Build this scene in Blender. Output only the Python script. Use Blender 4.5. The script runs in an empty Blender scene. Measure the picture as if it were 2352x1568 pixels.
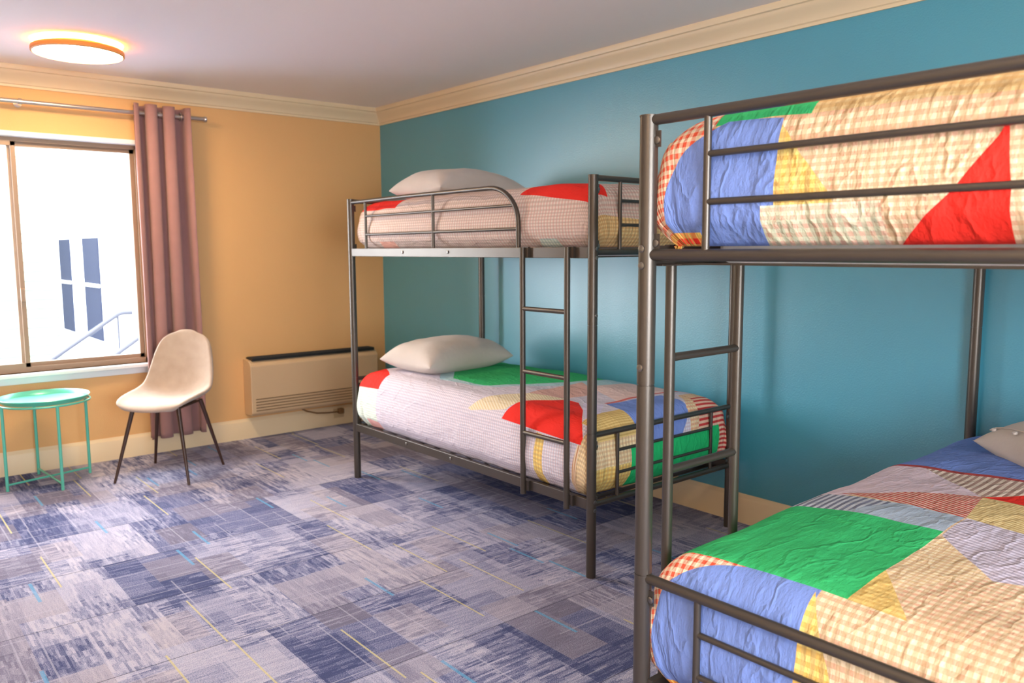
import bpy, bmesh, math, random
from mathutils import Vector, Matrix, noise
PI = math.pi
random.seed(7)
SC = bpy.context.scene
COL = SC.collection

# ------------------------------------------------------------------ camera
cam_d = bpy.data.cameras.new('camera'); cam = bpy.data.objects.new('camera', cam_d); COL.objects.link(cam)
cam_d.sensor_width = 36; cam_d.lens = 1858.336 / 2352 * 36; cam_d.clip_start = 0.05; cam_d.clip_end = 200
Rr = Vector((0.76748766, -0.64104443, -0.00497348)); Ru = Vector((0.07685914, 0.08431154, 0.9934708)); Rf = Vector((0.6364396, 0.76285884, -0.11397819))
cam.matrix_world = Matrix(((Rr.x, Ru.x, -Rf.x, -3.2838), (Rr.y, Ru.y, -Rf.y, -5.4973), (Rr.z, Ru.z, -Rf.z, 1.32), (0, 0, 0, 1)))
cam_d.dof.use_dof = True; cam_d.dof.focus_distance = 2.3; cam_d.dof.aperture_fstop = 4.5
SC.camera = cam

# ------------------------------------------------------------------ world, exposure
w = bpy.data.worlds.new('world'); SC.world = w; w.use_nodes = True
bg = w.node_tree.nodes['Background']; bg.inputs[0].default_value = (0.86, 0.93, 1.0, 1); bg.inputs[1].default_value = 12.5
SC.view_settings.view_transform = 'Standard'; SC.view_settings.look = 'None'; SC.view_settings.gamma = 1
SC.view_settings.exposure = 1.08; SC.view_settings.use_curve_mapping = False
# daylight through the window: a sampling portal, it adds no light of its own
pl = bpy.data.lights.new('window_portal', 'AREA'); pl.shape = 'RECTANGLE'; pl.size = 1.42; pl.size_y = 1.42; pl.cycles.is_portal = True
po = bpy.data.objects.new('window_portal', pl); COL.objects.link(po); po.location = (-2.44, 0.17, 1.29); po.rotation_euler = (-PI/2, 0, 0)
pl = bpy.data.lights.new('window_portal', 'AREA'); pl.shape = 'RECTANGLE'; pl.size = 1.8; pl.size_y = 1.45; pl.cycles.is_portal = True
po = bpy.data.objects.new('window_portal', pl); COL.objects.link(po); po.location = (-3.0, -7.48, 1.4); po.rotation_euler = (PI/2, 0, 0)  # portal of the unseen fill window added behind the camera
LAMP_POWER = 1.0

# ------------------------------------------------------------------ node helpers
class NT:
    def __init__(s, name):
        s.m = bpy.data.materials.new(name); s.m.use_nodes = True; s.t = s.m.node_tree; s.n = s.t.nodes; s.l = s.t.links
        s.b = s.n['Principled BSDF']; s.out = s.n['Material Output']
    def node(s, typ, **kw):
        x = s.n.new(typ)
        for k, v in kw.items(): setattr(x, k, v)
        return x
    def put(s, sock, v):
        if isinstance(v, V): s.l.new(v.s, sock)
        elif isinstance(v, bpy.types.NodeSocket): s.l.new(v, sock)
        else:
            if isinstance(v, tuple) and len(v) == 3 and sock.type == 'RGBA': v = (*v, 1)
            sock.default_value = v
    def math(s, op, a, b=None, c=None):
        x = s.node('ShaderNodeMath', operation=op)
        s.put(x.inputs[0], a)
        if b is not None: s.put(x.inputs[1], b)
        if c is not None: s.put(x.inputs[2], c)
        return V(s, x.outputs[0])
    def vmath(s, op, a, b=None):
        x = s.node('ShaderNodeVectorMath', operation=op)
        s.put(x.inputs[0], a)
        if b is not None: s.put(x.inputs[1], b)
        return V(s, x.outputs['Value'] if op in ('DOT_PRODUCT', 'LENGTH', 'DISTANCE') else x.outputs[0])
    def comb(s, x, y, z=0.0):
        n = s.node('ShaderNodeCombineXYZ'); s.put(n.inputs[0], x); s.put(n.inputs[1], y); s.put(n.inputs[2], z); return V(s, n.outputs[0])
    def sep(s, v):
        n = s.node('ShaderNodeSeparateXYZ'); s.put(n.inputs[0], v); return [V(s, n.outputs[i]) for i in range(3)]
    def mix(s, f, a, b):
        n = s.node('ShaderNodeMix', data_type='RGBA'); s.put(n.inputs[0], f); s.put(n.inputs[6], a); s.put(n.inputs[7], b); return V(s, n.outputs[2])
    def white(s, v, dim='3D'):
        n = s.node('ShaderNodeTexWhiteNoise', noise_dimensions=dim); s.put(n.inputs[0], v); return V(s, n.outputs[0])
    def noise(s, v, scale=5, detail=2, rough=.5):
        n = s.node('ShaderNodeTexNoise'); s.put(n.inputs['Vector'], v); n.inputs['Scale'].default_value = scale; n.inputs['Detail'].default_value = detail
        n.inputs['Roughness'].default_value = rough; return V(s, n.outputs[0])
    def tex(s, which='Object'):
        return V(s, s.node('ShaderNodeTexCoord').outputs[which])
    def bump(s, h, strength=.3, dist=.01, normal=None):
        n = s.node('ShaderNodeBump'); s.put(n.inputs['Height'], h); n.inputs['Strength'].default_value = strength; n.inputs['Distance'].default_value = dist
        if normal is not None: s.put(n.inputs['Normal'], normal)
        return V(s, n.outputs[0])
    def ramp(s, f, stops, interp='LINEAR'):
        n = s.node('ShaderNodeValToRGB'); s.put(n.inputs[0], f); n.color_ramp.interpolation = interp
        while len(n.color_ramp.elements) < len(stops): n.color_ramp.elements.new(0.5)
        for e, (p, c) in zip(n.color_ramp.elements, stops): e.position = p; e.color = (*c, 1)
        return V(s, n.outputs[0])
    def set(s, **kw):
        for k, v in kw.items(): s.put(s.b.inputs[k.replace('_', ' ')], v)
        return s.m
class V:
    def __init__(s, t, sock): s.t = t; s.s = sock
    def __add__(s, o): return s.t.math('ADD', s, o)
    __radd__ = __add__
    def __sub__(s, o): return s.t.math('SUBTRACT', s, o)
    def __rsub__(s, o): return s.t.math('SUBTRACT', o, s)
    def __mul__(s, o): return s.t.math('MULTIPLY', s, o)
    __rmul__ = __mul__
    def __truediv__(s, o): return s.t.math('DIVIDE', s, o)
    def floor(s): return s.t.math('FLOOR', s)
    def fract(s): return s.t.math('FRACT', s)
    def lt(s, o): return s.t.math('LESS_THAN', s, o)
    def gt(s, o): return s.t.math('GREATER_THAN', s, o)
    def mx(s, o): return s.t.math('MAXIMUM', s, o)
    def mn(s, o): return s.t.math('MINIMUM', s, o)
def srgb(r, g, b):
    f = lambda c: (c/255/12.92) if c/255 <= .04045 else ((c/255+.055)/1.055)**2.4
    return (f(r), f(g), f(b))

def plain(name, col, rough=.5, metal=0, bump=None, spec=.5, var=0):
    t = NT(name); t.set(Base_Color=col, Roughness=rough, Metallic=metal)
    t.b.inputs['Specular IOR Level'].default_value = spec
    if var:
        n = t.noise(t.tex(), 3, 3)
        t.put(t.b.inputs['Base Color'], t.mix(n, tuple(c*(1-var) for c in col), tuple(min(1, c*(1+var)) for c in col)))
    if bump:
        t.put(t.b.inputs['Normal'], t.bump(t.noise(t.tex(), bump[0], 3), bump[1], .003))
    return t.m
M = {}
M['blue_paint'] = plain('blue_paint', srgb(64, 152, 174), .40, 0, (140, .3), 1.0, .03)
_b = M['blue_paint'].node_tree.nodes['Principled BSDF']; _b.inputs['Coat Weight'].default_value = .8; _b.inputs['Coat Roughness'].default_value = .42
M['orange_paint'] = plain('warm_cream_wallpaper', srgb(228, 178, 120), .65, 0, (220, .5), .3, .02)
M['side_paint'] = plain('cream_paint', srgb(225, 205, 175), .7)
M['ceiling'] = plain('ceiling_paint', srgb(248, 234, 224), .8, 0, (90, .15), .2)
M['trim'] = plain('cream_trim', srgb(232, 208, 170), .42, 0, None, .5)
M['metal'] = plain('graphite_metal', (.105, .088, .074), .36, .72, (500, .06))
M['bolt'] = plain('bolt_steel', (.26, .24, .22), .35, 1)
M['black'] = plain('black_grille', (.012, .011, .011), .5)
M['frame'] = plain('bronze_window_frame', srgb(150, 124, 102), .4, .3)
M['frame_light'] = plain('window_casing_white', srgb(226, 228, 230), .4)
M['heater'] = plain('heater_enamel', srgb(208, 176, 138), .45)
M['cord'] = plain('brown_cord', srgb(130, 96, 60), .5)
M['mint'] = plain('mint_enamel', srgb(98, 196, 172), .28, .1)
M['walnut'] = plain('dark_walnut_legs', srgb(62, 36, 26), .4)
M['rod'] = plain('brushed_rod', (.55, .50, .48), .28, .9)
M['mattress'] = plain('mattress_ticking', srgb(232, 228, 222), .8)
M['ext_white'] = plain('white_stucco', srgb(240, 240, 238), .9)
M['ext_grey'] = plain('exterior_ground', srgb(100, 112, 140), .9)
M['ext_glass'] = plain('dark_exterior_window', srgb(34, 37, 50), .7, 0, None, .1)
M['ext_rail'] = plain('grey_handrail', srgb(40, 42, 52), .6)

def fabric(name, col, col2=None, scale=900, bs=.25):
    t = NT(name); o = t.tex()
    n = t.noise(o, scale, 2); big = t.noise(o, 14, 3)
    t.put(t.b.inputs['Base Color'], t.mix(big, col, col2 or tuple(c*.85 for c in col)))
    t.set(Roughness=.9); t.b.inputs['Specular IOR Level'].default_value = .15
    t.b.inputs['Sheen Weight'].default_value = .15
    wr = t.noise(o, 9, 4, .55)
    t.put(t.b.inputs['Normal'], t.bump(wr * .8 + n * .04, bs, .02))
    return t.m
M['curtain'] = fabric('mauve_curtain_cloth', srgb(166, 124, 120))
M['chair'] = fabric('beige_suede', srgb(184, 166, 152), srgb(158, 138, 124), bs=.08)
M['pillow'] = fabric('cream_pillow_cotton', srgb(206, 194, 186), srgb(196, 184, 174), bs=.35)

def glass():
    t = NT('window_glass'); t.n.remove(t.b)
    tr = t.node('ShaderNodeBsdfTransparent'); gl = t.node('ShaderNodeBsdfGlossy'); gl.inputs['Roughness'].default_value = .03
    fr = t.node('ShaderNodeFresnel'); fr.inputs[0].default_value = 1.12
    mx = t.node('ShaderNodeMixShader'); t.l.new(fr.outputs[0], mx.inputs[0]); t.l.new(tr.outputs[0], mx.inputs[1]); t.l.new(gl.outputs[0], mx.inputs[2])
    t.l.new(mx.outputs[0], t.out.inputs[0]); return t.m
M['glass'] = glass()
def emis(name, col, st):
    t = NT(name); t.set(Base_Color=(.8, .8, .8)); t.put(t.b.inputs['Emission Color'], col); t.b.inputs['Emission Strength'].default_value = st; return t.m
M['lamp_face'] = emis('lamp_diffuser', (1, .74, .42), 34*LAMP_POWER)
M['lamp_back'] = emis('lamp_backlight', (1, .52, .14), 9*LAMP_POWER)
M['lamp_ring'] = plain('lamp_wood_ring', srgb(226, 150, 70), .5)

# carpet
def carpet():
    t = NT('patchwork_carpet_tiles'); x, y, z = t.sep(t.tex())
    x = x + 20.14; y = y + 20.37         # seams fall on multiples of .5
    def cells(cw, ch, seed, jitter=True):
        row = (y / ch).floor()
        off = t.white(t.comb(row, seed)) * cw if jitter else 0.0
        cx = ((x + off) / cw).floor()
        return t.white(t.comb(cx, row, seed)), t.white(t.comb(cx, row, seed + 5.5)), (x + off) / cw, y / ch
    def cellsT(cw, ch, seed):
        colm = (x / cw).floor()
        off = t.white(t.comb(colm, seed)) * ch
        cy = ((y + off) / ch).floor()
        return t.white(t.comb(colm, cy, seed)), t.white(t.comb(colm, cy, seed + 5.5)), x / cw, (y + off) / ch
    r1, k1, fx1, fy1 = cells(.335, .5, 1.3)
    r2, k2, fx2, fy2 = cellsT(.166, .25, 7.7)
    r3, k3, fx3, fy3 = cells(.083, .125, 3.1)
    r4, k4, _, _ = cellsT(.05, .30, 9.9)
    # streaks: dashes running along x or along y
    sx = t.noise(t.comb(x * 7, y * 95), 1, 2, .55)
    sy = t.noise(t.comb(x * 95, y * 7), 1, 2, .55)
    def dashes(p, q, ln, th, seed):
        row = (q / th).floor(); o = t.white(t.comb(row, seed)) * 3.0
        return t.white(t.comb((p / ln + o).floor(), row, seed))
    dash = dashes(x, y, .055, .0085, 2.2) * .6 + dashes(x, y, .13, .017, 8.2) * .4
    dashT = dashes(y, x, .050, .0085, 4.2) * .6 + dashes(y, x, .12, .017, 6.2) * .4
    horiz = k1.gt(.45)
    st = sx * horiz + sy * (1 - horiz)
    ds = dash * horiz + dashT * (1 - horiz)
    field = r2.gt(.35)                       # blocks filled with broken dashes
    dark = r1.gt(.70) * .30 + r2.gt(.74) * .22 + r3.gt(.80) * .16
    light = (1 - r1.gt(.28)) * .16
    fine = t.noise(t.comb(x, y), 240, 2, .7)
    fac = .37 + dark - light + (st - .5) * .55 + (ds - .5) * (.16 + field * .55) + (fine - .5) * 1.5 + (k2 - .5) * .12
    base = t.ramp(fac, [(0.0, srgb(214, 208, 222)), (.22, srgb(190, 187, 210)), (.48, srgb(154, 155, 186)), (.72, srgb(114, 118, 156)), (1.0, srgb(80, 88, 128))])
    warm = t.mix(k2.gt(.66) * .55, base, t.mix(.5, base, srgb(196, 180, 178)))
    def line(period, seed, width, thr, col, prev, ln=.5, op=.8, swap=False):
        p, q = (y, x) if swap else (x, y)
        cx = (p / period).floor(); off = t.white(t.comb(cx, seed)) * 2.0
        cy = ((q + off) / ln).floor(); rnd = t.white(t.comb(cx, cy, seed)); pos = t.white(t.comb(cx, cy, seed + 3)) * .8 + .1
        d = t.math('ABSOLUTE', (p / period).fract() - pos) * period
        m = d.lt(width * 1.0) * rnd.gt(thr)
        return t.mix(m * op, prev, col)
    c = line(.166, 61.3, .003, .5, srgb(206, 202, 220), warm, .5, .45)
    c = line(.125, 71.3, .003, .55, srgb(206, 202, 220), c, .5, .45, True)
    c = line(.25, 21.3, .0035, .66, srgb(226, 214, 156), c, .42, .75)
    c = line(.333, 44.1, .006, .80, srgb(110, 178, 220), c, .22, .7)
    # tile seams
    ex = t.math('ABSOLUTE', (x / .5 + .5).fract() - .5) * .5; ey = t.math('ABSOLUTE', (y / .5 + .5).fract() - .5) * .5
    seam = ex.mn(ey).lt(.0018)
    c = t.mix(ey.lt(.0022) * .6, c, srgb(50, 52, 72))
    t.set(Base_Color=c, Roughness=.95); t.b.inputs['Specular IOR Level'].default_value = .1
    t.put(t.b.inputs['Normal'], t.bump(fine * 1.3 + st * .6 - seam * .8, .8, .008))
    return t.m
M['carpet'] = carpet()

# duvet cover: patchwork of plain, gingham and striped cotton
def duvet_mat(name, patches, base, bstr=.5):
    t = NT(name); uv = t.tex('UV'); u, v, _ = t.sep(uv); uv1 = t.comb(u, v, 1.0)
    def sq(a, p): return (a / p).fract().lt(.5)
    cache = {}
    def ging(p):
        if p not in cache: cache[p] = (sq(u, p) + sq(v, p)) * .5
        return cache[p]
    def stripe(p, ang=0):
        k = ('s', p, ang)
        if k not in cache:
            a = math.radians(ang); cache[k] = sq(u * math.cos(a) + v * math.sin(a), p)
        return cache[k]
    def colour(spec):
        kind = spec[0]
        if kind == 'plain': return spec[1]
        if kind == 'ging': return t.mix(ging(spec[3]), spec[1], spec[2])
        if kind == 'stripe': return t.mix(stripe(spec[3], spec[4]), spec[1], spec[2])
        if kind == 'ging3':   # weft of one colour crossing warp of another
            a = t.mix(sq(u, spec[4]) * .5, spec[1], spec[2]); return t.mix(sq(v, spec[4]) * .5, a, spec[3])
    c = colour(base)
    for shape, spec in patches:
        m = None
        for s in shape:
            if s[0] == 'poly':
                pts = s[1]; area = sum(pts[i][0]*pts[(i+1) % len(pts)][1]-pts[(i+1) % len(pts)][0]*pts[i][1] for i in range(len(pts)))
                if area < 0: pts = pts[::-1]
                for i in range(len(pts)):
                    (x0, y0), (x1, y1) = pts[i], pts[(i+1) % len(pts)]
                    L = math.hypot(x1-x0, y1-y0); nx, ny = -(y1-y0)/L, (x1-x0)/L
                    d = t.vmath('DOT_PRODUCT', uv1, (nx, ny, -(nx*x0+ny*y0)))
                    m = d if m is None else m.mn(d)
            else:
                _, cx, cy, r, inside = s
                d = t.math('SQRT', (u-cx)*(u-cx)+(v-cy)*(v-cy))
                d = (r - d) if inside else (d - r)
                m = d if m is None else m.mn(d)
        c = t.mix(m.gt(0), c, colour(spec))
    weave = t.noise(uv, 260, 1)
    wr = t.noise(t.comb(u * 1.0, v * 2.2), 5, 5, .6)
    rid = t.math('ABSOLUTE', t.noise(t.comb(u * 1.3 + v * .5, v * 2.4), 4.5, 3, .5) - .5)
    crease = t.math('MULTIPLY', t.math('SUBTRACT', .05, rid.mn(.05)), 6)
    t.set(Base_Color=c, Roughness=.85); t.b.inputs['Specular IOR Level'].default_value = .2
    t.put(t.b.inputs['Normal'], t.bump(wr + crease * .5 + weave * .05, bstr, .025))
    return t.m

# ------------------------------------------------------------------ mesh helpers
def tag(o, label=None, cat=None, group=None, kind=None):
    if label: o['label'] = label
    if cat: o['category'] = cat
    if group: o['group'] = group
    if kind: o['kind'] = kind
    return o
def empty(name, loc=(0, 0, 0), rz=0):
    o = bpy.data.objects.new(name, None); COL.objects.link(o); o.location = loc; o.rotation_euler = (0, 0, rz); o.empty_display_size = .1; return o
def obj(name, bm, mat, parent=None, smooth=False, auto=None, bevel=0):
    me = bpy.data.meshes.new(name); bmesh.ops.recalc_face_normals(bm, faces=bm.faces[:]); bm.to_mesh(me); bm.free()
    if smooth or auto:
        for p in me.polygons: p.use_smooth = True
    if auto: me.set_sharp_from_angle(angle=math.radians(auto))
    for m in (mat if isinstance(mat, list) else [mat]): me.materials.append(m)
    o = bpy.data.objects.new(name, me); COL.objects.link(o)
    if parent: o.parent = parent
    if bevel:
        b = o.modifiers.new('bevel', 'BEVEL'); b.width = bevel; b.segments = 2; b.limit_method = 'ANGLE'
    return o
def bx(bm, x0, x1, y0, y1, z0, z1, mi=0):
    vs = [bm.verts.new((x, y, z)) for x in (x0, x1) for y in (y0, y1) for z in (z0, z1)]
    fs = [(0, 1, 3, 2), (4, 6, 7, 5), (0, 4, 5, 1), (2, 3, 7, 6), (0, 2, 6, 4), (1, 5, 7, 3)]
    for f in fs: bm.faces.new([vs[i] for i in f]).material_index = mi
def tube(bm, pts, r, n=16, cap=True, mi=0):
    pts = [Vector(p) for p in pts]; rings = []
    rs = r if isinstance(r, (list, tuple)) else [r]*len(pts)
    ref = None
    for i, p in enumerate(pts):
        d = (pts[min(i+1, len(pts)-1)] - pts[max(i-1, 0)]).normalized()
        if ref is None: ref = Vector((0, 0, 1)) if abs(d.z) < .9 else Vector((1, 0, 0))
        a = (ref - d*ref.dot(d)).normalized(); b = d.cross(a); ref = a
        rings.append([bm.verts.new(p + (a*math.cos(2*PI*k/n) + b*math.sin(2*PI*k/n))*rs[i]) for k in range(n)])
    for A, B in zip(rings, rings[1:]):
        for k in range(n): bm.faces.new((A[k], A[(k+1) % n], B[(k+1) % n], B[k])).material_index = mi
    if cap: bm.faces.new(rings[0][::-1]).material_index = mi; bm.faces.new(rings[-1]).material_index = mi
def lathe(bm, prof, c=(0, 0, 0), n=48, mi=0):
    rings = []
    for r, z in prof:
        rings.append([bm.verts.new((c[0]+r*math.cos(2*PI*k/n), c[1]+r*math.sin(2*PI*k/n), c[2]+z)) for k in range(n)] if r > 1e-6 else [bm.verts.new((c[0], c[1], c[2]+z))])
    for A, B in zip(rings, rings[1:]):
        for k in range(n):
            a = [A[k % len(A)], A[(k+1) % len(A)], B[(k+1) % len(B)], B[k % len(B)]]
            q = []
            for v in a:
                if v not in q: q.append(v)
            if len(q) > 2: bm.faces.new(q).material_index = mi
def T(name, pts, r, mat, parent, n=16):
    bm = bmesh.new(); tube(bm, pts, r, n); return obj(name, bm, mat, parent, auto=50)
def extrude_profile(bm, prof, axis, a, b):
    # prof: list of (out, z); axis 'x': runs along x with out = -y ; 'y': runs along y with out = -x ; mitred at the corner
    A = []; B = []
    for o, z in prof:
        if axis == 'x': A.append(bm.verts.new((a, -o, z))); B.append(bm.verts.new((b - o, -o, z)))
        else: A.append(bm.verts.new((-o, a, z))); B.append(bm.verts.new((-o, b - o, z)))
    n = len(prof)
    for i in range(n): bm.faces.new((A[i], A[(i+1) % n], B[(i+1) % n], B[i]))
    bm.faces.new(A); bm.faces.new(B[::-1])

# ------------------------------------------------------------------ room shell
XL, YB, H = -4.7, -7.3, 2.37
WX0, WX1, WZ0, WZ1 = -3.14, -1.735, .60, 1.985
def struct(name, bm, mat, **k):
    o = obj(name, bm, mat, **k); o['kind'] = 'structure'; return o
b = bmesh.new(); bx(b, XL-.15, .15, YB-.15, .15, -.12, 0); struct('floor', b, M['carpet'])
b = bmesh.new(); bx(b, XL-.15, .15, YB-.15, .15, H, H+.12); struct('ceiling', b, M['ceiling'])
b = bmesh.new(); bx(b, 0, .15, YB, 0, 0, H); struct('wall_right', b, M['blue_paint'])
b = bmesh.new(); bx(b, XL-.15, XL, YB, 0, 0, H); struct('wall_left', b, M['side_paint'])
b = bmesh.new(); bx(b, XL-.15, -3.9, YB-.15, YB, 0, H); bx(b, -2.1, .15, YB-.15, YB, 0, H); bx(b, -3.9, -2.1, YB-.15, YB, 0, .68); bx(b, -3.9, -2.1, YB-.15, YB, 2.12, H); struct('wall_near', b, M['side_paint'])
b = bmesh.new()
for x0, x1, z0, z1 in ((-3.9, -2.1, .68, .72), (-3.9, -2.1, 2.08, 2.12), (-3.9, -3.86, .68, 2.12), (-2.14, -2.1, .68, 2.12), (-3.02, -2.98, .68, 2.12)): bx(b, x0, x1, YB-.10, YB-.05, z0, z1)
fill_win = struct('added_fill_window', b, M['frame'])  # unseen window added behind the camera to fill the room with daylight
b = bmesh.new(); bx(b, -3.86, -2.14, YB-.078, YB-.074, .72, 2.08); obj('pane', b, M['glass'], fill_win)
b = bmesh.new()
bx(b, XL-.15, WX0, 0, .15, 0, H); bx(b, WX1, .15, 0, .15, 0, H); bx(b, WX0, WX1, 0, .15, 0, WZ0); bx(b, WX0, WX1, 0, .15, WZ1, H)
struct('wall_far', b, M['orange_paint'])
crown = [(0, 2.255), (.010, 2.255), (.010, 2.268), (.018, 2.272), (.022, 2.284), (.034, 2.300), (.052, 2.318), (.062, 2.328), (.066, 2.340), (.078, 2.343), (.082, 2.356), (.082, H), (0, H)]
base = [(0, 0), (.016, 0), (.016, .118), (.012, .128), (.006, .134), (.004, .142), (0, .142)]
b = bmesh.new(); extrude_profile(b, crown, 'x', XL, 0); struct('trim_1', b, M['trim'], auto=35)
b = bmesh.new(); extrude_profile(b, crown, 'y', YB, 0); struct('trim_2', b, M['trim'], auto=35)
b = bmesh.new(); extrude_profile(b, base, 'x', XL, 0); struct('baseboard_far', b, M['trim'], auto=35)
b = bmesh.new(); extrude_profile(b, base, 'y', YB, 0); struct('baseboard_right', b, M['trim'], auto=35)
# window
b = bmesh.new(); e = .03
bx(b, WX0, WX1, .05, .12, WZ1-e, WZ1); bx(b, WX0, WX1, .05, .12, WZ0, WZ0+e); bx(b, WX0, WX0+e, .05, .12, WZ0, WZ1); bx(b, WX1-e, WX1, .05, .12, WZ0, WZ1)
win = struct('window_1', b, M['frame'])
for x0, x1, yy in ((WX0+e, -2.42, .062), (-2.46, WX1-e, .092)):
    b = bmesh.new(); s = .024; z0 = WZ0+e; z1 = WZ1-e; d = .012
    bx(b, x0, x1, yy-d, yy+d, z0, z0+s); bx(b, x0, x1, yy-d, yy+d, z1-s, z1); bx(b, x0, x0+s, yy-d, yy+d, z0, z1); bx(b, x1-s, x1, yy-d, yy+d, z0, z1)
    sash = obj('sash', b, M['frame'], win)
    b = bmesh.new(); bx(b, x0+s, x1-s, yy-.002, yy+.002, z0+s, z1-s); obj('pane', b, M['glass'], sash)
b = bmesh.new(); bx(b, -2.447, -2.425, .030, .052, 1.02, 1.10); obj('latch', b, M['frame'], win, bevel=.003)
b = bmesh.new(); bx(b, WX0-.0, WX1+.0, .0, .05, WZ1-.006, WZ1+.0); bx(b, WX0-.05, WX1+.02, -.012, .0, WZ1-.004, WZ1+.022); struct('trim_3', b, M['frame_light'])
b = bmesh.new(); bx(b, WX0-.05, WX1+.02, -.045, .05, WZ0-.022, WZ0); bx(b, WX0-.04, WX1+.01, -.016, 0, WZ0-.062, WZ0-.022); struct('trim_4', b, M['frame_light'], bevel=.003)

# ------------------------------------------------------------------ ceiling lamps
def lamp(loc, label):
    t = empty('ceiling_lamp', loc); tag(t, label, 'ceiling lamp', 'round ceiling lamps')
    b = bmesh.new(); lathe(b, [(0, .060), (.15, .060), (.15, .035), (.208, .030), (.214, .022), (.214, .004), (.205, .0), (.205, .010), (0, .010)]); obj('body', b, M['lamp_ring'], t, auto=40)
    b = bmesh.new(); lathe(b, [(0, -.004), (.150, -.003), (.195, .000), (.203, .004), (.203, .009), (0, .009)]); obj('diffuser', b, M['lamp_face'], t, auto=40)
    b = bmesh.new(); lathe(b, [(.150, .047), (.205, .049), (.209, .053), (.205, .057), (.150, .058)]); obj('backlight_ring', b, M['lamp_back'], t, auto=40)
    return t
lamp((-2.245, -.82, H-.0605), 'round flush ceiling lamp glowing warm in front of the window wall')
lamp((-3.8, -5.3, H-.0605), 'round flush fill lamp added above the camera, unseen')  # added lamp, never in view, brightens the near part of the room

# ------------------------------------------------------------------ curtain and rod
rod = empty('curtain_rod', (-2.44, -.09, 2.163)); tag(rod, 'brushed metal curtain rod above the window', 'curtain rod')
T('rod', [(-1.1, 0, 0), (1.07, 0, 0)], .013, M['rod'], rod)
T('finial', [(1.07, 0, 0), (1.075, 0, 0), (1.088, 0, 0)], [.013, .018, .018], M['rod'], rod)
for xx in (.04, -1.0, .80):
    b = bmesh.new(); tube(b, [(xx, .089, .0), (xx, 0, .0)], .006, 10); tube(b, [(xx, .089, 0), (xx, .084, 0)], .022, 20); tube(b, [(xx-.009, 0, 0), (xx+.009, 0, 0)], .0175, 16); obj('bracket', b, M['rod'], rod, auto=40)
cur = empty('curtain', (-1.65, -.09, .12)); tag(cur, 'mauve brown eyelet curtain hanging at the right edge of the window', 'curtain')
b = bmesh.new(); nT, nZ = 150, 60; ztop = 2.215-.12
grid = []
for j in range(nZ+1):
    f = j/nZ; z = ztop*(1-f); row = []
    for i in range(nT+1):
        s = i/nT*5.9 + .0
        ph = s*PI
        spread = 1 + .05*math.sin(f*2.2) - .03*f
        x = (-.158 + .318*i/nT)*spread + .017*math.sin(2*ph)*(1+.1*f) + .012*math.sin(f*3+i*.04)*f
        y = -.056*math.cos(ph) * (1 + .15*math.sin(f*5+i*.05)) * (1-.15*f)
        if i > nT*.83: x += .03*((i/nT-.83)/.17)
        row.append(b.verts.new((x, y - .01*f, z)))
    grid.append(row)
for j in range(nZ):
    for i in range(nT): b.faces.new((grid[j][i], grid[j][i+1], grid[j+1][i+1], grid[j+1][i]))
p = obj('curtain_panel', b, M['curtain'], cur, smooth=True); md = p.modifiers.new('solid', 'SOLIDIFY'); md.thickness = .003
for k in range(6):
    i = int(round((k+.5)/5.9*nT)); v = grid if False else None
    xx = -.158 + .318*i/nT
    b = bmesh.new(); n = 20
    tube(b, [(xx + .004*math.sin(k), .022*math.cos(a*2*PI/n), ztop-.052+.022*math.sin(a*2*PI/n)) for a in range(n+1)], .0035, 8, cap=False); obj('eyelet', b, M['rod'], cur, smooth=True)

# ------------------------------------------------------------------ wall heater
ht = empty('wall_heater', (-.645, 0, .175)); tag(ht, 'cream wall heater with black top grille under the far orange wall', 'heater')
hw, hh, hd = .50, .395, .135
b = bmesh.new()
prof = [(0, 0), (-hd+.02, -.0), (-hd, .02), (-hd, hh-.045), (-hd+.012, hh-.03), (-.1, hh-.01), (0, hh)]
A = [b.verts.new((-hw, y, z)) for y, z in prof]; B = [b.verts.new((hw, y, z)) for y, z in prof]
for i in range(len(prof)): b.faces.new((A[i], A[(i+1) % len(prof)], B[(i+1) % len(prof)], B[i]))
b.faces.new(A); b.faces.new(B[::-1]); obj('cabinet', b, M['heater'], ht, bevel=.006)
b = bmesh.new()
for k in range(5): bx(b, -hw+.03, hw-.03, -hd-.003, -hd+.002, .035+.020*k, .041+.020*k)
obj('louvre', b, plain('louvre_slots', srgb(120, 92, 62), .6), ht)
b = bmesh.new(); bx(b, -hw+.02, hw-.02, -.118, -.012, hh-.012, hh+.006)
o = obj('top_grille', b, M['black'], ht)
b = bmesh.new()
for k in range(4): bx(b, -hw+.02, hw-.02, -.112+.026*k, -.108+.026*k, hh+.004, hh+.011)
obj('grille_bar', b, plain('dark_grille_bar', (.04, .04, .04), .4), o)
pc = T('power_cord', [(-.12, -.03, .01), (-.06, -.05, -.03), (.02, -.055, -.055), (.12, -.05, -.066), (.19, -.045, -.068), (.215, -.04, -.068)], .006, M['cord'], ht, 10)
b = bmesh.new(); bx(b, .205, .245, -.058, -.017, -.088, -.048); obj('plug', b, M['cord'], pc, bevel=.006)
b = bmesh.new(); bx(b, -.47, -.385, -.022, -.0155, .055, .125); tag(obj('wall_outlet', b, plain('outlet_plate', srgb(205, 180, 140), .5), bevel=.002), 'small cream outlet plate on the baseboard below the wall heater', 'outlet')

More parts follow.
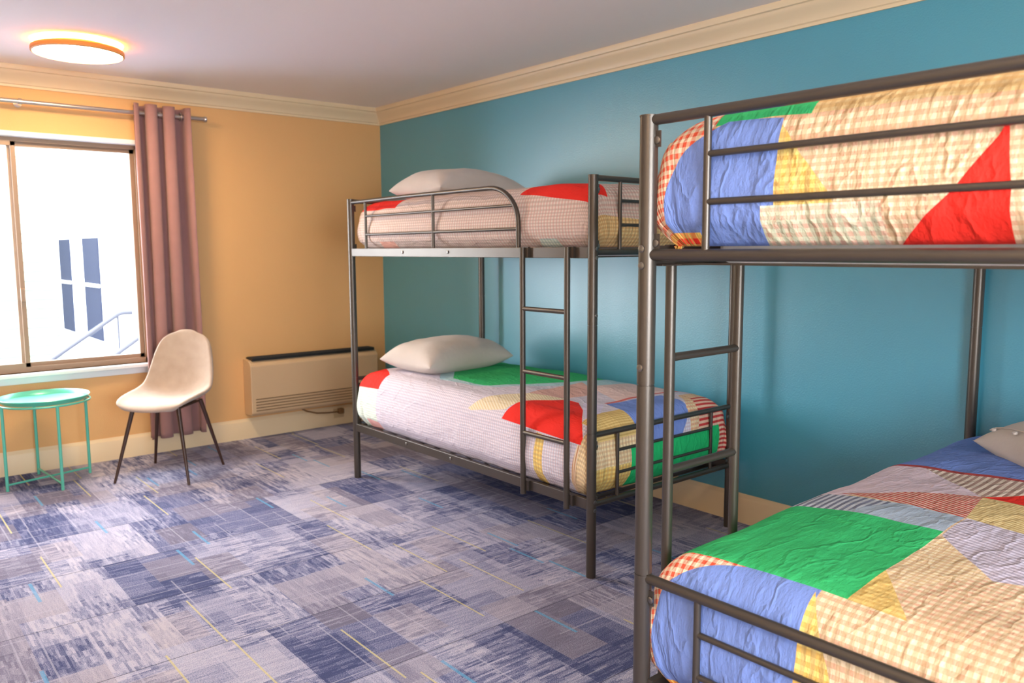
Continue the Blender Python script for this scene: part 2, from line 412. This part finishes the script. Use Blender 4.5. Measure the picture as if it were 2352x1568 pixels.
# ------------------------------------------------------------------ side table
st = empty('side_table', (-2.42, -.31, 0)); tag(st, 'mint green round metal tray side table below the window', 'side table')
R1 = .228; zt = .488
for a in (195, 275, 15, 95):
    a = math.radians(a); T('leg', [(R1*math.cos(a), R1*math.sin(a), 0), (R1*math.cos(a), R1*math.sin(a), zt-.012)], .0085, M['mint'], st, 12)
a0, a1 = math.radians(195), math.radians(275)
T('cross_bar', [(R1*math.cos(a0), R1*math.sin(a0), .035), (-R1*math.cos(a0), -R1*math.sin(a0), .035)], .006, M['mint'], st, 10)
T('cross_bar', [(R1*math.cos(a1), R1*math.sin(a1), .035), (-R1*math.cos(a1), -R1*math.sin(a1), .035)], .006, M['mint'], st, 10)
T('support_ring', [(R1*math.cos(k*PI/24), R1*math.sin(k*PI/24), zt-.016) for k in range(49)], .006, M['mint'], st, 10)
b = bmesh.new(); lathe(b, [(0, .0), (.205, .0), (.222, .022), (.228, .024), (.231, .021), (.226, .016), (.212, -.004), (0, -.004)], (0, 0, zt-.006), 64); obj('tray_top', b, M['mint'], st, auto=50)

# ------------------------------------------------------------------ chair
ch = empty('shell_chair', (-1.835, -.590, 0), math.radians(225)); tag(ch, 'beige suede shell chair with dark slim legs in front of the curtain', 'chair')
spine = [(.245, .418), (.225, .444), (.15, .448), (.04, .440), (-.06, .437), (-.135, .448), (-.185, .482), (-.212, .540), (-.232, .62), (-.250, .71), (-.264, .79), (-.270, .838)]
wid = [.150, .192, .218, .228, .228, .224, .218, .210, .198, .180, .150, .075]
lift = [.004, .010, .030, .050, .062, .066, .058, .040, .022, .012, .006, .002]
b = bmesh.new(); NV = 14; rows = []
for i, (f, z) in enumerate(spine):
    f0, z0 = spine[max(i-1, 0)]; f1, z1 = spine[min(i+1, len(spine)-1)]
    tx, tz = f1-f0, z1-z0; L = math.hypot(tx, tz); nx, nz = tz/L, -tx/L     # towards the sitter
    row = []
    for k in range(NV+1):
        v = k/NV*2-1; s = lift[i]*abs(v)**2.4
        row.append(b.verts.new((f + nx*s + (.035*abs(v)**2 if 5 <= i <= 9 else 0)*.6 - (.06*abs(v)**3 if i == 0 else 0), v*wid[i], z + nz*s - (.028*abs(v)**3 if i == len(spine)-1 else 0))))
    rows.append(row)
for A, B in zip(rows, rows[1:]):
    for k in range(NV): b.faces.new((A[k], A[k+1], B[k+1], B[k]))
o = obj('seat_shell', b, M['chair'], ch, smooth=True)
m_ = o.modifiers.new('solid', 'SOLIDIFY'); m_.thickness = .026; m_.offset = 0
m_ = o.modifiers.new('sub', 'SUBSURF'); m_.levels = 2; m_.render_levels = 2
b = bmesh.new(); bx(b, -.13, .13, -.13, .13, .412, .424); obj('under_frame', b, M['walnut'], ch, bevel=.004)
for a in (45, 135, 225, 315):
    a = math.radians(a); c, s = math.cos(a), math.sin(a)
    T('leg', [(.312*c, .312*s, 0), (.19*c, .19*s, .425)], [.0075, .0130], M['walnut'], ch, 12)
ch.scale = (1, 1, 1)

# ------------------------------------------------------------------ bunk beds
# local frame: head at x=0, foot at x=BL, ladder side y=0, wall side y=BW
BL, BW, PR = 1.90, .925, .0195
Z1, Z2, ZT, ZM = .30, 1.305, 1.60, .59
def bolt(parent, p, d):
    d = Vector(d); p = Vector(p); b = bmesh.new(); tube(b, [p, p+d*.003, p+d*.004], [.008, .008, .0065], 14); tube(b, [p+d*.0035, p+d*.0045], .0035, 6)
    return obj('bolt', b, M['bolt'], parent, auto=40)
def make_bunk():
    t = empty('bunk_bed')
    for x in (0, BL):
        for y in (0, BW):
            b = bmesh.new()
            tube(b, [(x, y, 0), (x, y, ZM)], PR, 24); tube(b, [(x, y, ZM), (x, y, ZM+.003)], PR-.0022, 24)
            tube(b, [(x, y, ZM+.003), (x, y, 1.02)], PR, 24); tube(b, [(x, y, 1.02), (x, y, 1.023)], PR-.0022, 24)
            tube(b, [(x, y, 1.023), (x, y, ZT-.004)], PR, 24); tube(b, [(x, y, ZT-.004), (x, y, ZT-.001), (x, y, ZT)], [PR+.001, PR+.001, PR-.003], 24)
            post = obj('post', b, M['metal'], t, auto=50)
            ox = 1 if x else -1
            for z in (1.318, 1.282, .315, .280): bolt(post, (x+ox*PR*.97, y, z), (ox, 0, 0))
            bolt(post, (x+ox*PR*.97, y, 1.06), (ox, 0, 0))
            # corner brackets
            sg = 1 if y == 0 else -1
            for z in (ZT-.055, ZM-.055, Z2+.025, Z1+.025):
                b = bmesh.new(); bx(b, x-.002, x+.002, y+sg*PR*.9, y+sg*(PR+.012), z-.014, z+.020); obj('bracket', b, M['metal'], post)
                bolt(post, (x+ox*.002, y+sg*(PR+.005), z), (ox, 0, 0))
    for x in (0, BL):
        for zl, zh in ((Z1, ZM-.008), (Z2, ZT-.012)):
            fr = None
            b = bmesh.new(); tube(b, [(x, PR*.8, zh), (x, BW-PR*.8, zh)], .0115, 16); fr = obj('end_top_rail', b, M['metal'], t, auto=50)
            b = bmesh.new(); tube(b, [(x, PR*.8, zl), (x, BW-PR*.8, zl)], .0125, 16); obj('end_bottom_rail', b, M['metal'], t, auto=50)
            for y in (.15, BW-.15): T('upright', [(x, y, zl), (x, y, zh)], .0080, M['metal'], fr, 12)
            for k in (1, 2):
                z = zl + (zh-zl)*k/3
                z += .012
                T('crossbar', [(x, .15, z), (x, BW-.15, z)], .0068, M['metal'], fr, 12)
    for y in (0, BW):
        for z in (Z1, Z2-.002):
            b = bmesh.new(); s = -1 if y == 0 else 1
            yo = y if y else y
            bx(b, PR*.8, BL-PR*.8, y-.010, y+.010, z-.022, z+.022)
            bx(b, PR*.8, BL-PR*.8, y+(.008 if y == 0 else -.030), y+(.030 if y == 0 else -.008), z-.022, z-.018)
            r = obj('side_rail', b, M['metal'], t, bevel=.003)
            for xx in (.55, .95): bolt(r, (xx, y+s*.010, z+.002), (0, s, 0))
    # slats under both mattresses
    for z in (Z1, Z2-.002):
        for k in range(13):
            xx = .10 + k*(BL-.2)/12
            b = bmesh.new(); bx(b, xx-.018, xx+.018, .012, BW-.012, z-.020, z-.016); obj('slat', b, M['metal'], t)
    # arched guard rails on the upper bunk
    for y in (0, BW):
        top = ZT-.014
        pts = [(PR*.8, y, top-.006), (.6, y, top), (1.26, y, top)]
        pts += [(1.26+.195*math.sin(a), y, top-.155+.155*math.cos(a)) for a in [PI/2*k/10 for k in range(1, 11)]] + [(1.456, y, Z2+.02)]
        g = T('guard_rail', pts, .0105, M['metal'], t)
        for xx in (.165, .815): T('upright', [(xx, y, Z2+.018), (xx, y, top-.004)], .0078, M['metal'], g, 12)
        for z in (1.400, 1.500): T('crossbar', [(.165, y, z), (1.452 if z < 1.45 else 1.440, y, z+.004)], .0066, M['metal'], g, 12)
    # ladder
    yl = -.026
    lad = None
    for xx in (1.512, 1.784):
        b = bmesh.new(); tube(b, [(xx, yl, .262), (xx, yl, 1.325)], .0125, 16)
        for z in (Z1, Z2): bx(b, xx-.004, xx+.030, -.022, -.009, z-.022, z+.022)
        obj('ladder_upright', b, M['metal'], t, auto=50)
    for z in (.534, .801, 1.068):
        T('rung', [(1.512, yl, z), (1.784, yl, z)], .0098, M['metal'], t, 14)
    return t
def copy_tree(o, parent=None):
    c = o.copy(); COL.objects.link(c)
    if parent: c.parent = parent
    for k in list(o.children): copy_tree(k, c)
    return c
FAR = (Vector((-1.03, -1.386, 0)), -PI/2); NEAR = (Vector((-.032, -4.302, 0)), PI+math.radians(1.0))
bunk = make_bunk(); bunk.location = FAR[0]; bunk.rotation_euler.z = FAR[1]
tag(bunk, 'graphite metal bunk bed lengthwise on the blue wall, arched guard in view', 'bunk bed', 'metal bunk beds')
b2 = copy_tree(bunk); b2.location = NEAR[0]; b2.rotation_euler.z = NEAR[1]
b2['label'] = 'graphite metal bunk bed in the foreground at right, cut by the picture edge'

def mattress(frame, z0, label):
    b = bmesh.new(); bx(b, .11, BL-.125, .09, BW-.09, z0, z0+.13)
    bmesh.ops.subdivide_edges(b, edges=b.edges[:], cuts=6, use_grid_fill=True)
    o = obj('mattress', b, M['mattress'], None, smooth=True); o.location = frame[0]; o.rotation_euler.z = frame[1]
    m = o.modifiers.new('bev', 'BEVEL'); m.width = .03; m.segments = 3; m.limit_method = 'ANGLE'
    tag(o, label, 'mattress', 'white mattresses'); return o
mattress(FAR, Z1-.0155, 'white mattress under the duvet on the lower far bunk')
mattress(FAR, Z2-.0175, 'white mattress under the duvet on the upper far bunk')
mattress(NEAR, Z1-.0155, 'white mattress under the duvet on the lower near bunk')
mattress(NEAR, Z2-.0175, 'white mattress sagging below the rail of the upper near bunk')

# duvet: a puffed sheet wrapped over the mattress; UV = metres of cloth
def duvet(frame, z0, mat, label, seed, top=.315, dome=.03, drop=.36, wrinkle=1.0, x0=.012, x1=BL-.014, y0=-.008, y1=BW+.008):
    Rc = .095; bul = .012
    hem = .018
    def prof(s):
        # s cloth metres beyond the core rectangle -> (outward, down)
        qa = PI/2*Rc
        if s < qa: a = s/Rc; return Rc*math.sin(a), Rc*(1-math.cos(a))
        dn = Rc + (s-qa); tot = drop-qa
        f = (s-qa)/tot
        return Rc + bul*math.sin(PI*min(1, f*1.25)) - .055*max(0, f-.70)**1.4*4, Rc + (top-hem-Rc)*f
    b = bmesh.new(); uvl = b.loops.layers.uv.new('UVMap')
    cx0, cx1, cy0, cy1 = x0+Rc, x1-Rc, y0+Rc, y1-Rc
    U0, U1, V0, V1 = cx0-drop, cx1+drop, cy0-drop, cy1+drop
    nu, nv = 230, 150
    P = {}
    for i in range(nu+1):
        for j in range(nv+1):
            u = U0+(U1-U0)*i/nu; v = V0+(V1-V0)*j/nv
            cu = min(max(u, cx0), cx1); cv = min(max(v, cy0), cy1); du, dv = u-cu, v-cv
            if abs(du)+abs(dv) > 1e-9:
                a, c = abs(du), abs(dv); s = (a**5+c**5)**.2; s = min(s, drop)
                o, dn = prof(s); L = (a**4+c**4)**.25; dx, dy = du/L, dv/L
                x, y, z = cu+dx*o, cv+dy*o, top-dn
            else: x, y, z = u, v, top; dx = dy = 0; s = 0
            fx = min(max((x-x0)/(x1-x0), 0), 1); fy = min(max((y-y0)/(y1-y0), 0), 1)
            d = dome*(max(0, 4*fx*(1-fx))**.35)*(max(0, 4*fy*(1-fy))**.6)
            z += d*max(0, min(1, (z-.05)/(top-.05)))
            q = Vector((u*2.6+seed, v*3.4, seed*1.7))
            n1 = noise.noise(q)*.010 + noise.noise(q*2.7)*.0045 + noise.noise(Vector((u*14+seed, v*4, 2)))*.0016
            fold = 0
            if s > .12:      # vertical gathers in the drop
                w_ = min(1, (s-.12)/.15)
                pa = (u if abs(dv) > abs(du) else v)
                fold = w_*(.005*math.sin(pa*34+seed)*noise.noise(Vector((pa*5, seed, 0))) + .006*noise.noise(Vector((pa*22, s*4, seed))))
            k = wrinkle
            if s < Rc: z += n1*k
            x += dx*(fold+n1*.45)*k; y += dy*(fold+n1*.45)*k
            P[i, j] = (b.verts.new((x, y, z+z0)), (u, v))
    for i in range(nu):
        for j in range(nv):
            q = [P[i, j], P[i+1, j], P[i+1, j+1], P[i, j+1]]
            f = b.faces.new([a[0] for a in q])
            for lp, a in zip(f.loops, q): lp[uvl].uv = a[1]
    o = obj('duvet', b, mat, None, smooth=True); o.location = frame[0]; o.rotation_euler.z = frame[1]
    m = o.modifiers.new('solid', 'SOLIDIFY'); m.thickness = .006; m.offset = -1
    tag(o, label, 'duvet', 'patchwork duvets'); return o
RED = srgb(236, 50, 40); GRN = srgb(58, 186, 112); BLU = srgb(118, 142, 208); CRM = srgb(238, 222, 194); MUS = srgb(226, 182, 92)
def P(*pts): return ('poly', list(pts))
g_red = ('ging', CRM, srgb(232, 96, 70), .022)
g_must = ('ging3', srgb(240, 214, 130), srgb(214, 150, 60), srgb(190, 160, 110), .020)
g_base = ('ging3', srgb(234, 212, 180), srgb(218, 136, 108), srgb(184, 162, 122), .018)
g_pale = ('ging3', srgb(226, 222, 232), srgb(206, 166, 172), srgb(178, 172, 190), .014)
s_grey = ('stripe', srgb(196, 202, 214), srgb(120, 124, 146), .020, 90)
s_red = ('stripe', srgb(226, 196, 178), srgb(190, 62, 58), .014, -22)
s_lil = ('stripe', srgb(228, 212, 222), srgb(206, 182, 196), .012, 0)
s_lav = ('stripe', srgb(218, 208, 224), srgb(176, 166, 184), .014, -10)
s_tau = ('stripe', srgb(222, 206, 192), srgb(168, 140, 130), .020, 90)
s_oli = ('stripe', srgb(232, 212, 160), srgb(202, 170, 112), .014, -14)
p_gry = ('plain', srgb(168, 182, 200))
PATCHES = {
 'NL': [
  ([P((1.36, .43), (1.66, .43), (1.72, .48), (1.50, .62), (1.30, .60))], ('ging3', srgb(240, 222, 190), srgb(214, 176, 110), srgb(206, 164, 130), .016)),
  ([P((1.81, .425), (1.64, .425), (1.72, .48), (1.815, .545))], ('ging3', srgb(234, 204, 130), srgb(206, 160, 80), srgb(206, 176, 110), .016)),
  ([P((1.22, -.3), (1.36, -.3), (1.36, .43), (1.22, .43))], p_gry),
  ([P((1.22, -.3), (1.36, -.3), (1.36, .20), (1.22, .26))], s_grey),
  ([P((.785, -.3), (1.22, -.3), (1.22, .12), (1.0, .385), (.785, .3))], s_lil),
  ([P((.795, .16), (1.0, .385), (.88, .50), (.795, .50))], s_tau),
  ([P((1.20, .10), (1.0, .39), (1.235, .432))], s_red),
  ([P((1.0, .39), (1.235, .432), (1.25, .72), (1.03, .72))], s_oli),
  ([P((1.005, .385), (.88, .50), (.86, .66), (1.03, .66))], ('plain', RED)),
  ([P((1.235, .435), (1.38, .435), (1.56, .60), (1.50, .72), (1.25, .72))], s_lav),
  ([P((.0, -.3), (.785, -.3), (.785, 1.2), (.0, 1.2))], ('plain', BLU)),
  ([P((.775, -.3), (.797, -.3), (.797, 1.2), (.775, 1.2))], ('stripe', srgb(196, 84, 80), srgb(150, 60, 62), .006, 0)),
  ([P((1.36, -.3), (1.81, -.3), (1.81, .43), (1.36, .43))], ('plain', GRN)),
  ([P((1.81, -.3), (2.2, -.3), (2.2, .375), (1.81, .375))], g_red),
  ([P((1.81, -.3), (2.2, -.3), (2.2, .378), (1.81, .378)), ('circ', 2.2, .3, .40, True)], ('plain', BLU)),
  ([P((1.81, .37), (1.835, .392), (1.93, .43), (2.06, .50), (2.06, .37)), ], g_must),
  ([P((2.122, -.3), (2.2, -.3), (2.2, 1.2), (2.122, 1.2))], ('ging', srgb(240, 190, 90), RED, .03)),
 ],
 'NU': [
  ([P((1.2, .1), (1.872, .1), (1.872, 1.2), (1.2, 1.2))], ('ging3', srgb(230, 200, 146), srgb(214, 164, 98), srgb(210, 168, 112), .018)),
  ([P((1.30, .10), (1.864, .10), (1.872, .35), (1.3, .35))], ('plain', GRN)),
  ([P((1.6, -.3), (2.2, -.3), (2.2, .16), (1.6, .12))], g_red),
  ([P((1.80, -.3), (2.2, -.3), (2.2, .297), (1.876, .297)), ('circ', 2.22, .32, .392, True)], ('plain', BLU)),
  ([P((1.885, .297), (1.90, .312), (1.968, .366), (2.036, .41), (2.055, .415), (2.055, .297))], g_must),
  ([P((2.055, .27), (2.2, .26), (2.2, .50), (2.055, .50))], ('ging3', srgb(236, 222, 196), srgb(224, 150, 130), srgb(170, 196, 168), .020)),
  ([P((1.918, .684), (2.04, .615), (2.04, .697))], ('plain', RED)),
  ([P((2.04, .615), (2.2, .475), (2.2, .690), (2.04, .697))], ('plain', RED)),
  ([P((2.115, -.3), (2.2, -.3), (2.2, .12), (2.115, .12))], ('ging', srgb(240, 200, 110), RED, .03)),
 ],
 'FL': [
  ([P((0, -.06), (0, .2), (.27, .07), (.262, -.028))], ('plain', RED)),
  ([P((-.3, -.3), (.26, -.3), (.25, -.03), (-.3, -.05))], ('stripe', srgb(232, 238, 224), srgb(206, 220, 206), .014, 90)),
  ([P((.13, -.3), (.27, -.3), (.27, -.22), (.15, -.21))], ('plain', srgb(236, 176, 168))),
  ([P((.62, .16), (1.02, .20), (1.34, .60), (1.34, 1.2), (.3, 1.2), (.3, .4))], ('plain', srgb(178, 208, 214))),
  ([P((.66, .22), (.98, .22), (1.18, .58), (1.18, 1.2), (.3, 1.2), (.3, .5))], ('plain', GRN)),
  ([P((.95, .02), (1.27, .22), (1.42, .40), (1.48, .26), (1.33, .02), (1.1, -.02))], ('stripe', srgb(236, 222, 196), srgb(222, 200, 160), .012, 60)),
  ([P((1.27, .22), (1.22, .62), (1.47, .48), (1.47, .27))], ('ging3', srgb(230, 196, 184), srgb(198, 112, 104), srgb(210, 150, 140), .014)),
  ([P((1.34, .56), (1.34, 1.2), (1.60, 1.2), (1.66, .42), (1.5, .48))], ('ging3', srgb(236, 214, 208), srgb(222, 160, 156), srgb(226, 190, 180), .014)),
  ([P((1.64, .34), (1.64, 1.2), (1.66, 1.2), (1.665, .34))], ('plain', srgb(214, 110, 104))),
  ([P((1.335, -.022), (1.37, .10), (1.487, .258), (1.56, .262), (1.70, .15), (1.89, -.05))], ('plain', RED)),
  ([P((1.56, .27), (1.70, .15), (1.89, -.04), (1.84, .1), (1.66, .32))], ('plain', srgb(214, 204, 226))),
  ([P((1.56, -.3), (1.63, -.3), (1.63, -.045), (1.58, -.04))], g_must),
  ([P((1.80, -.3), (1.96, -.3), (1.90, -.05), (1.84, -.05))], ('stripe', srgb(240, 222, 196), srgb(206, 150, 110), .024, 0)),
  ([P((1.89, -.3), (2.2, -.3), (2.2, .3), (1.84, .3), (1.86, .0))], ('ging3', srgb(240, 222, 180), srgb(214, 160, 110), srgb(190, 160, 130), .019)),
  ([P((1.80, .04), (1.92, .04), (1.92, .32), (1.76, .34))], ('stripe', srgb(226, 196, 130), srgb(206, 170, 104), .012, 0)),
  ([P((2.03, -.05), (2.2, -.05), (2.2, .3), (2.03, .3))], g_must),
  ([P((1.66, .335), (1.70, .66), (1.86, .66), (1.96, .58), (1.96, .29), (1.82, .29))], ('plain', BLU)),
  ([P((1.74, .66), (1.86, .65), (1.96, .58), (1.96, 1.2), (1.74, 1.2))], ('ging3', srgb(236, 214, 176), srgb(214, 96, 80), srgb(224, 180, 130), .018)),
  ([P((1.80, .74), (1.955, .70), (2.16, .96), (1.96, 1.2), (1.80, 1.2))], ('stripe', srgb(232, 190, 164), srgb(196, 62, 62), .022, 0)),
  ([P((1.957, .24), (2.2, .24), (2.2, .86), (1.957, .86))], ('plain', srgb(36, 184, 108))),
 ],
 'FU': [
  ([P((-.1, .02), (.40, .03), (.44, .22), (-.1, .3))], ('plain', RED)),
  ([P((.27, -.19), (.41, -.19), (.41, -.3), (.25, -.3))], ('plain', srgb(236, 176, 158))),
  ([P((1.40, .045), (1.65, .016), (1.868, -.012), (1.90, .10), (1.60, .22), (1.48, .2))], ('plain', RED)),
  ([P((1.52, -.3), (1.70, -.3), (1.66, -.19), (1.56, -.19))], ('ging3', srgb(232, 238, 226), srgb(150, 190, 168), srgb(160, 180, 180), .018)),
  ([P((1.95, -.3), (2.2, -.3), (2.2, 1.2), (2.07, 1.2), (2.0, .3))], ('ging3', srgb(236, 208, 150), srgb(206, 146, 90), srgb(180, 150, 110), .020)),
 ],
}
DEF = []
BASE = g_base
g_pale2 = ('ging3', srgb(228, 214, 204), srgb(210, 150, 138), srgb(184, 162, 150), .018)
D = {}
D['FL'] = duvet(FAR, Z1, duvet_mat('duvet_cloth_far_lower', PATCHES.get('FL', DEF), g_pale), 'patchwork duvet on the far lower bunk, pale with red and green patches', 1.3)
D['FU'] = duvet(FAR, Z2, duvet_mat('duvet_cloth_far_upper', PATCHES.get('FU', DEF), g_pale2), 'pale checked duvet with red corner on the far upper bunk', 4.1, top=.268, y0=.024)
D['NU'] = duvet(NEAR, Z2, duvet_mat('duvet_cloth_near_upper', PATCHES.get('NU', DEF), BASE, .62), 'patchwork duvet with big red triangle on the near upper bunk', 7.9, top=.278, dome=.035)
D['NL'] = duvet(NEAR, Z1, duvet_mat('duvet_cloth_near_lower', PATCHES.get('NL', DEF), BASE, .62), 'patchwork duvet with big green square on the near lower bunk', 11.2, top=.325, dome=.05)

# ------------------------------------------------------------------ pillows
def pillow(frame, x, y, z, rz, L, W, Hh, label, seed, tilt=(0, 0), group='cream pillows', seam=False):
    b = bmesh.new(); n = 48; 
    def hgt(u, v):
        e = (max(0, 1-abs(u)**3.2)*max(0, 1-abs(v)**3.2))**.5
        return e
    top = {}; bot = {}
    for i in range(n+1):
        for j in range(n+1):
            u = math.sin((i/n-.5)*PI); v = math.sin((j/n-.5)*PI)
            pin = 1 - .07*(1-abs(v)**2)*abs(u)**6*0
            px = u*L/2*(1-.055*(1-v*v)*abs(u)**4); py = v*W/2*(1-.07*(1-u*u)*abs(v)**4)
            h = hgt(u, v)*Hh
            nn = noise.noise(Vector((px*6+seed, py*6, 1)))*.008 + noise.noise(Vector((px*14, py*14+seed, 1)))*.004
            edge = i in (0, n) or j in (0, n)
            top[i, j] = b.verts.new((px, py, h*.62 + (0 if edge else nn)))
            bot[i, j] = top[i, j] if edge else b.verts.new((px, py, -h*.38))
    for i in range(n):
        for j in range(n):
            b.faces.new((top[i, j], top[i+1, j], top[i+1, j+1], top[i, j+1]))
            q = (bot[i, j], bot[i, j+1], bot[i+1, j+1], bot[i+1, j])
            b.faces.new(q)
    o = obj('pillow', b, M['pillow'], None, smooth=True)
    fm = Matrix.Translation(frame[0]) @ Matrix.Rotation(frame[1], 4, 'Z')
    o.matrix_world = fm @ Matrix.Translation((x, y, z)) @ Matrix.Rotation(rz, 4, 'Z') @ Matrix.Rotation(tilt[0], 4, 'X') @ Matrix.Rotation(tilt[1], 4, 'Y')
    tag(o, label, 'pillow', group)
    return o
pillow(FAR, .33, .42, Z1+.400, math.radians(8), .42, .66, .19, 'cream pillow lying at the head of the far lower bunk', 2, (0, .03))
pillow(FAR, .42, .46, Z2+.330, math.radians(5), .44, .66, .19, 'cream pillow at the head of the far upper bunk behind its arched guard', 5, (0, 0))
pn = pillow(NEAR, .53, .58, Z1+.398, math.radians(-42), .46, .68, .175, 'cream pillow on the near lower bunk, half outside the picture at right', 8, (0, 0))

def pil_z(px, py, L, W, Hh):
    u = px/(L/2); v = py/(W/2); return .62*Hh*(max(0, 1-abs(u)**3.2)*max(0, 1-abs(v)**3.2))**.5
T('flap_seam', [(.192, y, pil_z(.192, y, .46, .68, .175)+.004) for y in [-.31+.031*k for k in range(21)]], .0028, M['pillow'], pn, 8)
for k in range(6):
    y = -.27+.108*k; z = pil_z(.203, y, .46, .68, .175)+.006
    T('button', [(.203, y, z-.004), (.205, y, z+.003)], .007, M['pillow'], pn, 14)

# ------------------------------------------------------------------ outside the window
b = bmesh.new(); bx(b, -14, 8, .3, 30, -1.0, -.8); struct('ground_outside', b, M['ext_grey'])
nb = empty('neighbour_building', (-.5, 8, -.8)); tag(nb, 'white stucco building wall seen through the window', 'building')
b = bmesh.new(); bx(b, 0, 3, -6.0, 6, 0, 6.5); obj('wall', b, M['ext_white'], nb)
for y0, y1 in ((.30, 1.05), (-1.42, -.53)):
    b = bmesh.new(); bx(b, -.02, .01, y0, y1, .88, 2.30); f = obj('window', b, M['ext_glass'], nb)
    b = bmesh.new(); bx(b, -.035, -.005, y0, y1, 1.62, 1.66); obj('meeting_rail', b, M['ext_white'], f)
sd = empty('siding_wall', (-3.5, 9.4, -.8)); tag(sd, 'pale clapboard wall at left through the window', 'building')
b = bmesh.new(); bx(b, -4, 3.0, .03, .3, 0, 4.6)
for k in range(30): 
    z = .15*k
    v = [b.verts.new(c) for c in ((-4, .03, z+.15), (3.0, .03, z+.15), (3.0, 0.0, z), (-4, 0.0, z), (-4, .03, z), (3.0, .03, z))]
    b.faces.new((v[0], v[1], v[2], v[3])); b.faces.new((v[3], v[2], v[5], v[4]))
obj('clapboards', b, plain('clapboard_paint', srgb(112, 118, 104), .9), sd)
def hrail(name, pts, posts, label):
    t = empty(name, (pts[0][0], pts[0][1], -.8)); off = t.location; tag(t, label, 'handrail', 'stair handrails outside')
    T('rail', [Vector(p)-off for p in pts], .026, M['ext_rail'], t, 12)
    for (x, y, z) in posts: T('post', [Vector((x, y, z))-off, Vector((x, y, -.8))-off], .014, M['ext_rail'], t, 10)
hrail('handrail', [(-2.4, 4, -.32), (-1.73, 4, .117), (-.95, 4, .63), (-.90, 4, .645), (-.80, 4, .645)], [(-2.3, 4, -.26), (-.95, 4, .62)], 'grey sloping stair handrail through the window, ending in a flat tip')
hrail('handrail', [(-2.0, 3.6, -.40), (-1.3, 3.6, .10), (-.55, 3.6, .60)], [(-1.9, 3.6, -.33), (-.72, 3.6, .48)], 'grey sloping stair handrail through the window, right one nearest the curtain')
